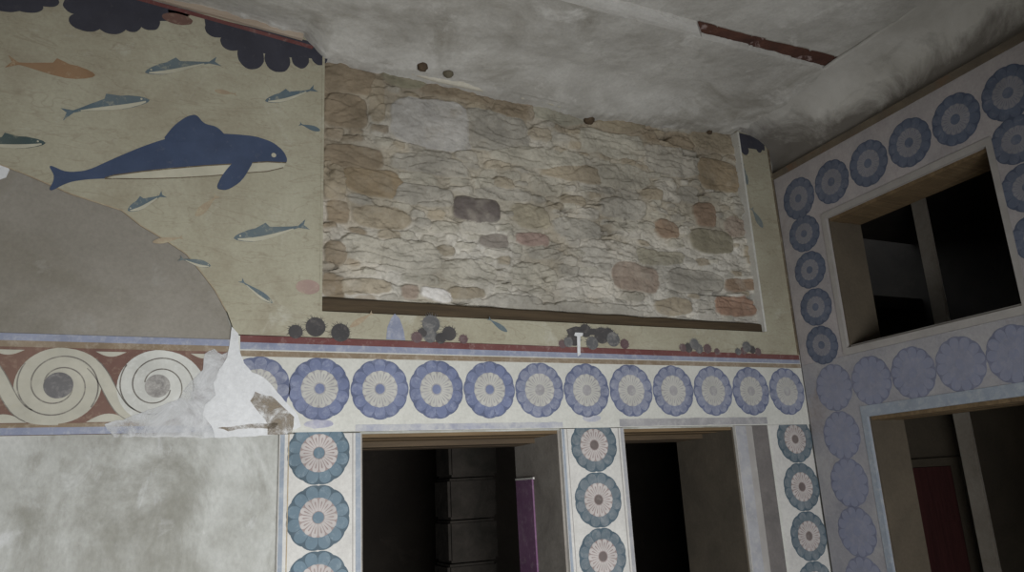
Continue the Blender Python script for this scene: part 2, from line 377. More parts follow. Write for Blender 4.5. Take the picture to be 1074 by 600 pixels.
# pale strip continuing the line of the slot
bm = bmesh.new(); a, b_, c, d = ZP(560, -25, CZ), ZP(731, 25, CZ), ZP(736, 38, CZ), ZP(560, -12, CZ)
n = 40; rw = []
for i in range(n+1):
    t = i/n; u = Vector(a).lerp(Vector(b_), t); v = Vector(d).lerp(Vector(c), t)
    v.y += .02*(1-t)
    q = []
    for k in range(4):
        p = u.lerp(v, k/3); q.append(bm.verts.new((p.x, p.y+noise.noise((p.x*22, k, 0))*.006, CZ-.014+(.004 if k in (0, 3) else 0)+noise.noise((p.x*12, p.y*12, 1))*.004)))
    q += [bm.verts.new((v.x, v.y, CZ+.05)), bm.verts.new((u.x, u.y, CZ+.05))]; rw.append(q)
for i in range(n):
    for k in range(6): bm.faces.new((rw[i][k], rw[i+1][k], rw[i+1][(k+1) % 6], rw[i][(k+1) % 6]))
bm.faces.new(rw[0]); bm.faces.new(rw[-1][::-1])
tag(link('trim_3', bm, M['ceilpale']), kind='structure')
# rounded lip of plaster where the ceiling meets the stonework
bm = bmesh.new(); n = 60; rw = []
lip = Bl([(398, 70), (425, 76), (455, 84), (480, 90), (520, 97), (560, 105), (605, 116), (640, 122)])
lx, lz = [p[0] for p in lip], [p[1] for p in lip]
for i in range(n+1):
    x = lx[0]+(lx[-1]-lx[0])*i/n; z = float(np.interp(x, lx, lz))+.012; r = .022*math.sin(PI*min(1, max(.04, i/n*1.0)))**.4*(1-.35*i/n)+.004
    r *= 1+.3*noise.noise((x*7, 1, 1))
    rw.append([bm.verts.new((x, -.006+r*1.0*math.cos(2*PI*k/10), z+r*math.sin(2*PI*k/10)+noise.noise((x*6, 2, 2))*.004)) for k in range(10)])
for i in range(n):
    for k in range(10): bm.faces.new((rw[i][k], rw[i+1][k], rw[i+1][(k+1) % 10], rw[i][(k+1) % 10]))
bm.faces.new(rw[0]); bm.faces.new(rw[-1][::-1])
tag(link('trim_4', bm, M['lip'], smooth=True), kind='structure')

# ------------------------------------------------------------------ exposed rubble masonry in the niche
def vnoise(X, Z, f, seed):
    r = np.random.RandomState(seed); G = r.rand(256, 256)
    x = X*f+500; z = Z*f+500; xi = np.floor(x).astype(int); zi = np.floor(z).astype(int); fx = x-xi; fz = z-zi
    fx = fx*fx*(3-2*fx); fz = fz*fz*(3-2*fz)
    g = lambda a, b: G[a % 256, b % 256]
    return (g(xi, zi)*(1-fx)+g(xi+1, zi)*fx)*(1-fz)+(g(xi, zi+1)*(1-fx)+g(xi+1, zi+1)*fx)*fz
def fbm(X, Z, f, seed, o=4, gain=.5):
    s = 0; a = 1; t = 0
    for k in range(o): s = s+a*vnoise(X, Z, f*2**k, seed+k); t += a; a *= gain
    return s/t-.5
BR, TN, GY, PL, DK, OR, GN, WS = (.275, .22, .155), (.35, .295, .215), (.385, .36, .31), (.44, .41, .34), (.14, .12, .112), (.29, .21, .15), (.25, .225, .165), (.52, .485, .42)
PK = (.33, .265, .215)
stones = [  # centre in the photograph, width, height, colour, flatness
 (368, 86, 62, 28, BR, 1), (362, 118, 48, 34, BR, .8), (371, 165, 62, 26, BR, 1), (391, 192, 62, 30, (.30, .235, .155), 1), (352, 190, 24, 46, TN, .6),
 (425, 82, 50, 22, (.30, .28, .20), 1), (395, 105, 16, 50, TN, .5), (455, 132, 90, 52, (.46, .44, .41), 1), (520, 140, 70, 44, GY, .6), (565, 168, 100, 22, PL, .6),
 (585, 118, 60, 26, (.38, .36, .29), .8), (480, 100, 80, 14, BR, .4), (540, 112, 40, 30, BR, .4), (640, 152, 70, 26, PL, .6), (700, 128, 60, 22, GY, .6), (650, 128, 50, 20, (.33, .28, .20), .5),
 (748, 150, 44, 22, TN, .8), (752, 186, 42, 34, (.31, .245, .165), 1), (705, 170, 60, 30, GY, .3), (650, 185, 60, 26, PL, .4), (600, 182, 70, 18, TN, .5),
 (499, 220, 52, 27, DK, 1), (556, 228, 40, 26, (.36, .32, .24), .6), (528, 205, 60, 12, GY, .4), (450, 175, 80, 20, GY, .5), (440, 205, 70, 22, GY, .5),
 (558, 253, 34, 14, (.38, .28, .24), .7), (516, 254, 32, 14, (.27, .24, .21), .8), (604, 240, 50, 22, GY, .6), (652, 220, 50, 22, GY, .4),
 (736, 226, 24, 24, (.30, .215, .155), .9), (698, 241, 24, 18, OR, .6), (744, 253, 44, 25, GN, 1), (775, 218, 18, 22, GY, .3), (770, 240, 24, 18, PK, .5),
 (665, 292, 48, 30, PK, .7), (728, 296, 60, 24, GY, .8), (776, 300, 34, 14, OR, .7), (770, 322, 42, 22, (.34, .22, .16), .8), (705, 322, 40, 18, TN, .5), (690, 270, 50, 16, (.36, .33, .25), .4),
 (457, 309, 36, 15, (.72, .69, .65), 1), (428, 309, 18, 16, PK, .6), (380, 300, 60, 16, TN, .4), (380, 262, 50, 30, PL, .3), (430, 270, 60, 36, PL, .2), (490, 285, 60, 24, PL, .2),
 (560, 290, 50, 26, PL, .2), (610, 300, 50, 24, WS, .2), (640, 265, 60, 22, WS, .2), (353, 225, 26, 26, BR, .6), (400, 228, 60, 22, TN, .5), (350, 268, 22, 24, BR, .5), (350, 300, 26, 26, BR, .7),
 (720, 205, 22, 18, GY, .3), (790, 268, 20, 22, TN, .4), (620, 325, 80, 12, GY, .3), (540, 318, 60, 14, GY, .3), (700, 105, 40, 14, BR, .5)]
st = []
def world_half(cx, cy, w, h):
    a = B(cx-w/2, cy, .07); b = B(cx+w/2, cy, .07); c = B(cx, cy-h/2, .07); d = B(cx, cy+h/2, .07); m = B(cx, cy, .07)
    return m[0], m[1], (b[0]-a[0])/2, (c[1]-d[1])/2
for s in stones:
    x, z, a, b = world_half(*s[:4]); st.append((x, z, a, b, s[4], s[5]))
rs = np.random.RandomState(11); tries = 0
while tries < 9000:
    tries += 1
    x = rs.uniform(NX0, NX1); z = rs.uniform(NZ0, 3.97); a = rs.uniform(.035, .13); b = a*rs.uniform(.28, .6)
    if all(max(abs(x-q[0])/(a*.8+q[2]*.92), abs(z-q[1])/(b*.8+q[3]*.92)) > 1 for q in st):
        low = (3.2-z)
        c = [PL, GY, TN, WS, PL, GY][rs.randint(6)] if z < 3.55 else [TN, BR, GY, TN][rs.randint(4)]
        if x < .62 and rs.rand() < .7: c = BR
        k = rs.uniform(.88, 1.1); st.append((x, z, a, b, mul(c, k), rs.uniform(.1, .5)))
nx, nzv = 620, 330
gx = np.linspace(NX0-.02, NX1+.02, nx); gz = np.linspace(NZ0-.03, 3.99, nzv); X, Z = np.meshgrid(gx, gz, indexing='ij')
wx = X+fbm(X, Z, 6, 1)*.05+fbm(X, Z, 25, 9)*.015; wz = Z+fbm(X, Z, 5, 31)*.05+fbm(X*.6, Z, 28, 39)*.014
d1 = np.full(X.shape, 9.); d2 = np.full(X.shape, 9.); idx = np.zeros(X.shape, int)
for i, (x, z, a, b, c, fl) in enumerate(st):
    d = (np.abs((wx-x)/a)**3.2+np.abs((wz-z)/b)**3.2)**(1/3.2)
    d = 1+(d-1)*np.sqrt(a*b)/.06
    nr = d < d1; d2 = np.where(nr, d1, np.minimum(d2, d)); d1 = np.where(nr, d, d1); idx = np.where(nr, i, idx)
C = np.array([s[4] for s in st]); FL = np.array([s[5] for s in st]); off = np.random.RandomState(3).uniform(-.008, .02, len(st))
fl = FL[idx]
inside = np.clip((1.12-d1)/.25, 0, 1); inside = inside*inside*(3-2*inside)      # 1 on a stone, 0 in the mortar
gap = np.clip((d2-d1)/.22, 0, 1)
rgh = fbm(X*.55, Z, 16, 50, 5, .6); rg2 = fbm(X*.7, Z, 60, 70, 3, .6)
# tilted, ledge-like breaks: a sawtooth that steps back below each course
ph = Z*11+fbm(X*.6, Z, 2.3, 80)*7+X*.35; saw = ph-np.floor(ph); ledge = np.where(saw < .86, saw/.86, (1-saw)/.14)
rough_k = 1-.75*fl
H = .022+inside*(.007+off[idx]*.55)+inside*gap*.004 + rgh*.075*rough_k*(.5+.5*(1-inside)+.3) + rg2*.012*(1-.5*fl)+rgh*.010 + ledge*.013*rough_k*(.35+np.clip(fbm(X, Z, 3, 90)*2+.5, 0, 1))
crev = np.clip(1-np.abs(fbm(X*.38+Z*.25, Z, 8, 120, 3))/.040, 0, 1)*np.clip(fbm(X*.8, Z, 7, 140, 2)*6-.40, 0, 1)*(1-.85*fl*inside)
H -= crev*.045
H = np.clip(H, -.03, .066); H = np.where(Z < 2.60, np.minimum(H, .036), H)
mort = np.stack([np.full(X.shape, v) for v in (.44, .405, .335)], -1)
tint = np.clip(.5+fbm(X, Z, 2.2, 150)*2.2, 0, 1)[..., None]
mort = mort*(1-tint*.55)+np.array((.33, .275, .20))*tint*.55
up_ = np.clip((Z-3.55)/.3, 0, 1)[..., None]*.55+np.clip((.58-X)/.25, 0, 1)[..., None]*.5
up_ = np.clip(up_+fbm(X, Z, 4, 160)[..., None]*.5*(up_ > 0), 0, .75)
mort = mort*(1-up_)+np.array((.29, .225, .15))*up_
whit = (np.clip(fbm(X, Z, 3.1, 170)*3+.20-(Z-3.0)*.7, 0, 1)*.7)[..., None]
mort = mort*(1-whit)+np.array((.60, .575, .52))*whit
sm = np.clip(inside*1.0*np.clip(.55+fl*.75, 0, 1), 0, 1)[..., None]
sm = sm*np.clip(1.05+fbm(X, Z, 12, 180)[..., None]*1.2, .3, 1)
colr = mort*(1-sm)+C[idx]*sm
colr = colr*(1+fbm(X, Z, 22, 200, 4)[..., None]*.35)
colr = np.where((crev > .35)[..., None], colr*.7, colr)
blot = fbm(X, Z, 5.5, 230, 4)[..., None]; colr = colr*(1+blot*.7)
colr = np.clip(colr, 0.01, 1)
verts = np.stack([X, .085-H, Z], -1).reshape(-1, 3)
ii, jj = np.meshgrid(np.arange(nx-1), np.arange(nzv-1), indexing='ij'); v0 = (ii*nzv+jj).ravel()
faces = np.stack([v0, v0+nzv, v0+nzv+1, v0+1], -1)
# closed back
nb = len(verts); back = [(gx[0], .125, gz[0]), (gx[-1], .125, gz[0]), (gx[-1], .125, gz[-1]), (gx[0], .125, gz[-1])]
me = bpy.data.meshes.new('rubble_masonry')
org = np.array((1.74, .125, NZ0)); allv = np.concatenate([verts, np.array(back)])-org
fl_ = faces.tolist()+[[nb+3, nb+2, nb+1, nb]]
bot = [i*nzv for i in range(nx)]; topi = [i*nzv+nzv-1 for i in range(nx)]
fl_ += [[nb, nb+1]+bot[::-1], [nb+3]+topi+[nb+2], [nb]+list(range(nzv))+[nb+3], [nb+1, nb+2]+[(nx-1)*nzv+j for j in range(nzv)][::-1]]
me.from_pydata(allv.tolist(), [], fl_); me.update()
ca = me.color_attributes.new('stone_colour', 'FLOAT_COLOR', 'POINT')
cc = np.ones((len(allv), 4), np.float32); cc[:nb, :3] = colr.reshape(-1, 3); cc[nb:, :3] = .3; ca.data.foreach_set('color', cc.ravel())
m, nt, bs = nodes('limestone_and_mortar'); at = N(nt, 'ShaderNodeAttribute', attribute_name='stone_colour'); v = pos(nt)
o_ = mix(nt, ramp(nt, nz(nt, v, 45, 5, .7), .3, .7, 0, .25), at.outputs['Color'], (.1, .08, .05))
nt.links.new(o_, bs.inputs['Base Color']); bs.inputs['Roughness'].default_value = .95; bs.inputs['Specular IOR Level'].default_value = .1
bump(nt, bs, nz(nt, pos(nt, (1, 1, 1.8)), 30, 7, .72), .45, .010); me.materials.append(m)
for p in me.polygons[:len(faces)]: p.use_smooth = True
o = bpy.data.objects.new('rubble_masonry', me); col.objects.link(o); o.location = org.tolist()
tag(o, 'exposed rough rubble stonework with crumbling mortar, set in a recess of the painted wall', 'stonework')
# timber along the foot of the niche
bm = bmesh.new(); n = 70; rw = []
for i in range(n+1):
    x = NX0+.004+(NX1-NX0-.01)*i/n; zt = 2.573-.022*i/n+noise.noise((x*6, 0, 8))*.006
    rw.append([bm.verts.new(p) for p in ((x, .020+noise.noise((x*9, 1, 1))*.003, NZ0-.018), (x, .020, zt-.008), (x, .028, zt), (x, .082, zt), (x, .082, NZ0-.018))])
for i in range(n):
    for k in range(5): bm.faces.new((rw[i][k], rw[i+1][k], rw[i+1][(k+1) % 5], rw[i][(k+1) % 5]))
bm.faces.new(rw[0]); bm.faces.new(rw[-1][::-1])
tag(link('timber_sill', bm, M['wooddark']), 'dark brown timber lying along the foot of the exposed stonework', 'timber')
# dark lumps standing in for holes where ceiling and stonework meet
def lump(px, py, w, h, mat, label):
    x, yy = ZP(px, py, 3.925); z = cz(x, yy)-.006; bm = bmesh.new(); bmesh.ops.create_icosphere(bm, subdivisions=3, radius=1)
    for v_ in bm.verts:
        k = 1+.25*noise.noise(v_.co*1.7+Vector((px, py, 0))); v_.co = Vector((x+v_.co.x*w*k, yy+v_.co.y*w*.9*k, z+v_.co.z*h*k))
    tag(link('hole_lump', bm, M[mat], smooth=True), label, 'stone', 'small dark lumps standing for holes at the ceiling edge')
M['knot'] = surface('dark_brown_lump', (.12, .085, .055), (.07, .05, .035), 14)
M['knot2'] = surface('olive_brown_lump', (.17, .15, .105), (.12, .10, .07), 14)
lump(443, 67, .032, .028, 'knot', 'brown round lump standing for a hole in the ceiling edge, left of the olive one')
lump(470, 74, .030, .022, 'knot2', 'olive brown lump standing for a hole in the ceiling edge above the left stonework')
lump(617, 114, .036, .026, 'knot', 'dark knobbly lump standing for a hole at the ceiling edge above the middle of the stonework')
lump(744, 137, .020, .016, 'knot', 'small dark chip at the ceiling edge, last before the right wall strip')

# ------------------------------------------------------------------ painted fresco panel around the niche
FT = Bl([(0, 172), (22, 180), (50, 192), (75, 203), (100, 211), (128, 220), (148, 236), (172, 250), (196, 266), (214, 288), (226, 304), (238, 326), (246, 348)])
edge = [(-2.55, 3.62)]+FT
fresco = empty('fresco_panel', (1.0, .03, 2.33))
tag(fresco, 'aged cream fresco with blue fish and dark scalloped rocks, framing the exposed stonework', 'fresco')
outl = edge+[B(251, 352), (3.455, 2.345), (3.455, 3.96), (NX1, 3.96), (NX1, NZ0), (NX0, NZ0), (NX0, 3.95), (.2, 4.03), (-2.55, 4.1)]
plate('painted_ground', outl, 0, .03, M['fresco'], fresco)
bm = bmesh.new(); bx(bm, NX1-.003, NX1+.012, -.003, .09, NZ0+.004, 3.93)
tag(link('niche_edge', bm, M['whitereveal'], fresco), 'white painted edge')
bm = bmesh.new(); bx(bm, NX0-.010, NX0+.003, -.003, .09, NZ0, 3.95)
link('niche_edge', bm, M['fresco'], fresco)
# thin dark line along the inner corner
plate('border_line', rect(3.440, 3.455, 2.35, 3.93), -.003, .002, M['line'], fresco)

def bez(p0, p1, p2, p3, n=12):
    return [tuple(Vector(p0)*(1-t)**3+Vector(p1)*3*t*(1-t)**2+Vector(p2)*3*t*t*(1-t)+Vector(p3)*t**3) for t in [i/n for i in range(n+1)]]
def fish(head, tail, w, mat, bellymat='belly', name='painted_fish', bend=0.0, fin=True, hgt=.0):
    """generic fish: tapered body from head to forked tail, pale belly underneath; head and tail in photo pixels"""
    a = Vector(B(*head)); b = Vector(B(*tail)); L = (b-a).length; t = (b-a)/L; nn = Vector((-t.y, t.x))
    if nn.y < 0: nn = -nn
    def P(s, h): return tuple(a+t*(s*L)+nn*(h*w+bend*L*4*s*(1-s)))
    prof = [(0, 0), (.03, .32), (.10, .62), (.22, .92), (.34, 1), (.5, .84), (.66, .52), (.80, .24), (.88, .16)]
    upc = [P(s, h*.5) for s, h in prof]; lo = [P(s, -h*.5) for s, h in prof]
    tail_ = [P(1.0, .46), P(.955, .05), P(1.02, -.40)]
    bm = bmesh.new(); prism(bm, upc+tail_+lo[:0:-1], -.0015, .002)
    if fin and w > .02:
        prism(bm, [P(.30, .47), P(.46, .78), P(.50, .42)], -.0014, .002)
    o = link(name, bm, M[mat], fresco)
    if bellymat:
        bl = [P(s, -h*.16) for s, h in prof[1:]]; lo2 = [P(s, -h*.5) for s, h in prof[1:]]
        plate('belly', bl+lo2[::-1], -.0028, -.001, M[bellymat], None).name = 'belly'
        bo = bpy.data.objects[-1] if False else None
    return o
def fish2(*a, **k):
    bm_ = k.pop('bellymat', 'belly'); o = fish(*a, bellymat=None, **k)
    head, tail, w = a[:3]; bend = k.get('bend', 0.)
    A = Vector(B(*head)); Bv = Vector(B(*tail)); L = (Bv-A).length; t = (Bv-A)/L; nn = Vector((-t.y, t.x))
    if nn.y < 0: nn = -nn
    def P(s, h): return tuple(A+t*(s*L)+nn*(h*w+bend*L*4*s*(1-s)))
    prof = [(.05, .32), (.12, .62), (.24, .92), (.36, 1), (.5, .84), (.66, .52), (.80, .24)]
    if bm_:
        ORG[o.name] = ('B', ORG[fresco.name][1])
        plate('belly', [P(s, -h*.18) for s, h in prof]+[P(s, -h*.5) for s, h in prof[::-1]], -.0028, -.001, M[bm_], o)
        plate('eye', circ(*P(.09, .10), w*.07, 10), -.003, -.001, M['belly'], o)
    return o
fish2((100, 79), (8, 65), .075, 'orange', bellymat=None)
fish2((152, 76), (229, 65), .062, 'blue', bend=.02)
fish2((157, 105), (66, 120), .070, 'blue', bend=.035)
fish2((48, 150), (-45, 152), .060, 'green', bend=.02)
fish2((225, 95), (248, 99), .026, 'tan', bellymat=None, fin=False)
fish2((278, 106), (331, 93), .052, 'blue', bend=-.01)
fish2((336, 137), (314, 130), .030, 'blue', bellymat=None, fin=False)
fish2((134, 221), (172, 204), .048, 'blue', bend=.01)
fish2((205, 227), (228, 205), .038, 'tan', bellymat=None, fin=False)
fish2((160, 254), (192, 249), .028, 'tan', bellymat=None, fin=False)
fish2((221, 279), (188, 271), .036, 'blue', fin=False)
fish2((245, 250), (322, 236), .068, 'blue', bend=-.01)
fish2((286, 318), (252, 294), .034, 'blue', fin=False)
fish2((367, 343), (391, 328), .030, 'tan', bellymat=None, fin=False)
fish2((532, 348), (512, 334), .030, 'blue', bellymat=None, fin=False)
fish2((784, 194), (779, 172), .035, 'blue', bellymat=None, fin=False)
fish2((800, 239), (788, 218), .050, 'blue', bellymat=None, fin=False)
plate('painted_pebble', circ(*B(323, 301), .060, 20, .038), -.0014, .002, M['pink'], fresco).name = 'painted_pebble'
# the large blue swimmer: plain rounded body, one back fin, one belly fin, forked tail
def soft(pts, n=2):                            # round off the corners of a closed outline
    for _ in range(n):
        q = []
        for i in range(len(pts)):
            a, b = Vector(pts[i]), Vector(pts[(i+1) % len(pts)]); q += [tuple(a.lerp(b, .2)), tuple(a.lerp(b, .8))]
        pts = q
    return pts
topc = [(302, 168), (297, 158), (286, 149), (268, 143), (248, 141), (228, 140), (200, 140), (172, 146), (146, 155), (118, 167), (92, 179)]
botc = [(92, 188), (118, 187), (150, 186), (185, 185), (220, 183), (250, 180), (280, 178), (297, 175)]
bm = bmesh.new()
prism(bm, soft(Bl(topc+[(70, 181), (50, 172), (58, 186), (50, 202), (72, 191)]+botc)), -.0016, .002)
big = link('painted_fish', bm, M['navy'], fresco)
tag(big, 'large deep blue fish, pale beneath')
bel = [(300, 171), (280, 170), (250, 172), (215, 174), (180, 177), (150, 180), (120, 184), (110, 187)]
plate('belly', Bl(bel+[(118, 188), (150, 188), (185, 187), (220, 185), (250, 182), (280, 180), (297, 176)]), -.0030, -.001, M['belly'], big)
bm = bmesh.new(); ribbon(bm, Bl(bel), .006, -.0036, -.001); ribbon(bm, Bl([(110, 187.5), (150, 187.7), (185, 186.8), (220, 184.8), (250, 182), (280, 180), (297, 176)]), .004, -.0036, -.001)
link('outline', bm, M['line'], big)
plate('back_fin', soft(Bl([(168, 150), (182, 132), (196, 122), (206, 120), (214, 130), (228, 133), (240, 146)])), -.0022, .002, M['navy'], big)
plate('belly_fin', soft(Bl([(252, 162), (234, 182), (226, 198), (238, 200), (254, 190), (268, 166)])), -.0040, .002, M['navy'], big)
plate('eye', circ(*B(287, 163), .012, 14), -.004, -.001, M['belly'], big)

# scalloped dark rocks
def scal(base, cusps, bulge=.5, n=7, name='painted_rock', mat='slate'):
    pts = Bl(base); C_ = Bl(cusps); out = []
    for i in range(len(C_)-1):
        a = Vector(C_[i]); b = Vector(C_[i+1]); m_ = (a+b)/2; d = b-a; nn = Vector((d.y, -d.x))
        for k in range(n):
            th = PI*k/n; p = m_-d/2*math.cos(th)+nn*bulge*math.sin(th); out.append(tuple(p))
    out.append(C_[-1])
    bm = bmesh.new(); prism(bm, pts+out, -.0018, .002)
    return link(name, bm, M[mat], fresco)
def rock(body, lobes, mat='slate'):
    bm = bmesh.new(); prism(bm, Bl(body), -.0016, .002)
    for i, (px, py, rx, ry) in enumerate(lobes):
        c = B(px, py); k = 1/207.; pts = []
        for q in range(26):
            a = 2*PI*q/26; w_ = 1+.06*noise.noise((px+2*math.cos(a), py+2*math.sin(a), 1)); pts.append((c[0]+rx*k*1.06*w_*math.cos(a), c[1]+ry*k*1.06*w_*math.sin(a)))
        prism(bm, pts, -.0017-.00012*i, .002)
    return link('painted_rock', bm, M[mat], fresco)
rock([(-60, -30), (60, -22), (58, 0), (-60, 6)], [(-20, 5, 16, 7), (4, 6, 14, 6), (27, 5, 14, 8), (48, 0, 11, 7)])
rock([(66, -24), (120, -10), (178, 6), (200, 14), (192, 22), (150, 22), (110, 20), (80, 12), (68, -5)], [(79, 6, 10, 9), (90, 23, 14, 10), (117, 25, 13, 11), (138, 24, 9, 10), (156, 23, 10, 9)])
rock([(176, 10), (200, 15), (196, 20), (178, 20)], [(186, 20, 14, 6)], 'redbrown')
rock([(214, 17), (300, 37), (342, 48), (343, 62), (300, 60), (265, 54), (236, 42), (216, 30)], [(227, 31, 11, 9), (243, 44, 11, 10), (263, 59, 13, 15), (291, 63, 13, 14), (315, 62, 9, 11), (335, 58, 9, 12)])
rock([(774, 139), (801, 146), (802, 158), (775, 154)], [(781, 157, 7, 8), (796, 156, 5, 6)])
bm = bmesh.new(); ribbon(bm, Bl([(60, -24), (150, 0), (215, 18), (318, 47), (341, 54)]), .022, -.002, .002)
tag(link('border_line', bm, M['red'], fresco), 'dark red upper border line')
# urchins and weeds along the bottom edge
def urchin(px, py, r, mat='urchin', spikes=18):
    x, z = B(px, py); rr = r/205.
    bm = bmesh.new(); prism(bm, circ(x, z, rr, 24), -.0018-random.random()*.001, .002)
    for k in range(26):
        a = 2*PI*k/26+random.random()*.2
        if math.sin(a) < -.55: continue
        p0 = (x+rr*.9*math.cos(a), z+rr*.9*math.sin(a)); q_ = 1.12+.28*random.random(); p1 = (x+rr*q_*math.cos(a+.1), z+rr*q_*math.sin(a+.1))
        ribbon(bm, [p0, p1], lambda t: .0026*(1-t)+.0008, -.0016, .002)
    return link('painted_urchin', bm, M[mat], fresco)
for u in [(310, 348, 7, 'urchin'), (331, 343, 10, 'urchin'), (357, 349, 9.5, 'urchin'),
          (452, 340, 10, 'urchin2'), (437, 354, 6, 'urchin3'), (451, 352, 8, 'urchin2'), (471, 350, 8, 'urchin'), (486, 356, 5, 'urchin3'),
          (602, 355, 9, 'urchin'), (614, 347, 8, 'urchin'), (631, 352, 10, 'urchin'), (643, 356, 9, 'urchin2'), (655, 361, 6, 'urchin3'), (590, 361, 5, 'urchin3'), (621, 360, 8, 'urchin2'),
          (728, 361, 7, 'urchin2'), (716, 365, 5, 'urchin3'), (742, 366, 6, 'urchin3'), (752, 369, 4, 'urchin3'), (722, 365, 6, 'urchin'), (733, 366, 6, 'urchin2'), (789, 367, 5, 'urchin'), (780, 368, 5, 'urchin3'), (462, 355, 6, 'urchin'), (443, 349, 5, 'urchin'), (596, 359, 6, 'urchin2'), (638, 350, 7, 'urchin'),
          (783, 364, 7, 'urchin2'), (774, 369, 4.5, 'urchin2'), (795, 369, 5, 'urchin3')]:
    urchin(*u)
plate('painted_weed', Bl([(594, 346), (604, 342), (620, 345), (640, 345), (644, 351), (630, 353), (612, 350), (598, 353)]), -.0024, .002, M['urchin'], fresco, jit=.004)
plate('painted_weed', Bl([(405, 356), (406, 344), (410, 334), (414, 329), (419, 334), (423, 345), (425, 357)]), -.0016, .002, M['lilac'], fresco)

# the batten above the fresco, left
bm = bmesh.new()
a = Vector((*B(118, -8), 0)); pts = [B(150, -14), B(318, 37), B(317, 43), B(146, -4)]
prism(bm, pts, -.022, .0)
bmesh.ops.bevel(bm, geom=[e for e in bm.edges if e.is_boundary is False and abs(e.calc_face_angle(0)) > .5], offset=.0015, segments=1, affect='EDGES')
tag(link('wooden_batten', bm, M['batten']), 'bare pale wooden batten between the top of the fresco and the ceiling', 'batten')

# ------------------------------------------------------------------ grey plaster patch, left of the fresco
zb = 2.335
pl = [(-2.55, 3.60)]+[(x-.004, z-.004) for x, z in FT[:-1]]+[B(244, 350), (-.10, zb), (-2.55, zb)]
tag(plate('plaster_patch', pl, .006, .03, M['greypatch']), 'large smooth grey-brown plaster patch left of the fresco, with a slanting upper edge', 'plaster')
bm = bmesh.new(); ribbon(bm, FT[:-1], .009, .0015, .028)
link('edge_line', bm, M['tan'], bpy.data.objects['plaster_patch'])
plate('white_chip', Bl([(-6, 168), (4, 170), (9, 178), (6, 186), (-6, 190)]), .002, .012, M['whiteplaster'], bpy.data.objects['plaster_patch'], jit=.006)

# ------------------------------------------------------------------ spiral frieze
sf = empty('spiral_frieze', (-1.2, .03, 1.905))
tag(sf, 'red-brown frieze of pale running spirals on the left, below the grey plaster patch', 'frieze')
xl, xr_ = -2.55, -.085
plate('painted_ground', rect(xl, xr_, 1.905, 2.333), 0, .03, M['redbrown'], sf)
plate('stripe', rect(xl, xr_, 2.302, 2.333), -.0015, .002, M['lilac'], sf)
plate('stripe', rect(xl, xr_, 2.275, 2.302), -.0012, .002, M['brown'], sf)
plate('stripe', rect(xl, xr_, 1.935, 1.952), -.0012, .002, M['brown'], sf)
plate('stripe', rect(xl, xr_, 1.905, 1.935), -.0015, .002, M['lilac'], sf)
sx = [-1.19, -.803, -.418]; szc = 2.112; SR = .163
for i, x in enumerate(sx):
    rnd = (i == 2); bm = bmesh.new()
    prism(bm, circ(x, szc, SR, 48), -.0022, .002, 0)
    # the arm running over the top of this spiral and under the next one
    arm = bez((x-.02, szc+SR-.026), (x+.16, szc+SR-.02), (x+.17, szc-.0), (x+.24, szc-.09), 14)+bez((x+.24, szc-.09), (x+.28, szc-.14), (x+.33, szc-SR+.02), (x+.40, szc-SR+.022), 8)[1:]
    if i < 2: ribbon(bm, arm, .052, -.0019, .002, 0)
    else:
        ribbon(bm, arm[:11], .052, -.0019, .002, 0)
    sp = link('spiral', bm, M['spiral2' if rnd else 'spiral'], sf)
    bm = bmesh.new(); turns = 2.0
    for ph0 in (0, PI):
        pts = []
        for k in range(70):
            t = k/69; r = .055+(SR-.058)*t; th = ph0+PI*.9-2*PI*1.05*t
            pts.append((x+r*math.cos(th), szc+r*math.sin(th)))
        ribbon(bm, pts, .0055, -.0032, -.001)
    if i < 2:
        off_l = [Vector(p) for p in arm]
        for sgn in (1, -1):
            q = []
            for k in range(5, len(off_l)-5):
                t_ = (off_l[min(k+1, len(off_l)-1)]-off_l[k-1]).normalized(); q.append(tuple(off_l[k]+Vector((-t_.y, t_.x))*.026*sgn))
            ribbon(bm, q, .004, -.0032, -.001)
    link('spiral_line', bm, M['lineS'], sp)
    plate('eye', circ(x, szc, .056 if not rnd else .052, 30), -.0036, -.001, M['eye2' if rnd else 'eye'], sp)
    # small pale lenses between spirals
    for dz, w, h in ((.150, .06, -.022), (-.157, .085, .036)):
        if rnd and dz < 0: continue
        cx = x+.19+(.0 if dz > 0 else .01); z0 = szc+dz
        lens = [(cx-w+2*w*k/12, z0+h*math.sin(PI*k/12)) for k in range(13)]
        plate('lens', lens, -.0024, .002, M['spiral'], sf)

# white plaster smeared over the end of both friezes
pp = Bl([(243, 343), (250, 350), (251, 368), (256, 381), (264, 391), (276, 396), (284, 402), (291, 412), (303, 425), (312, 436), (316, 447), (300, 455), (262, 458), (226, 459),
         (222, 446), (212, 436), (216, 424), (226, 414), (224, 402), (230, 388), (238, 374), (241, 358)])
plate_o = plate('plaster_smear', pp, -.008, .0, M['whiteplaster'], jit=.006)
tag(plate_o, 'bright white plaster smeared over the joint between spiral frieze and rosette frieze', 'plaster')
bm = bmesh.new()
prism(bm, Bl([(268, 412), (284, 416), (298, 428), (308, 438), (306, 456), (280, 456), (280, 444), (270, 432), (262, 420)]), -.0095, -.0085, 0, .006)
prism(bm, Bl([(228, 449), (262, 445), (292, 444), (288, 450), (262, 449), (240, 452)]), -.0095, -.0085, 0, .005)
link('stain', bm, wash('brown_grime', (.30, .25, .19), 11, .40, .68), plate_o)
plate('white_wash', Bl([(120, 458), (235, 459), (250, 400), (244, 366), (232, 372), (225, 366), (214, 372), (212, 388), (200, 400), (185, 420), (150, 432), (110, 446)]), -.0052, -.0046, wash('white_plaster_wash', (.66, .66, .66), 6, .34, .66), plate_o, jit=.008)
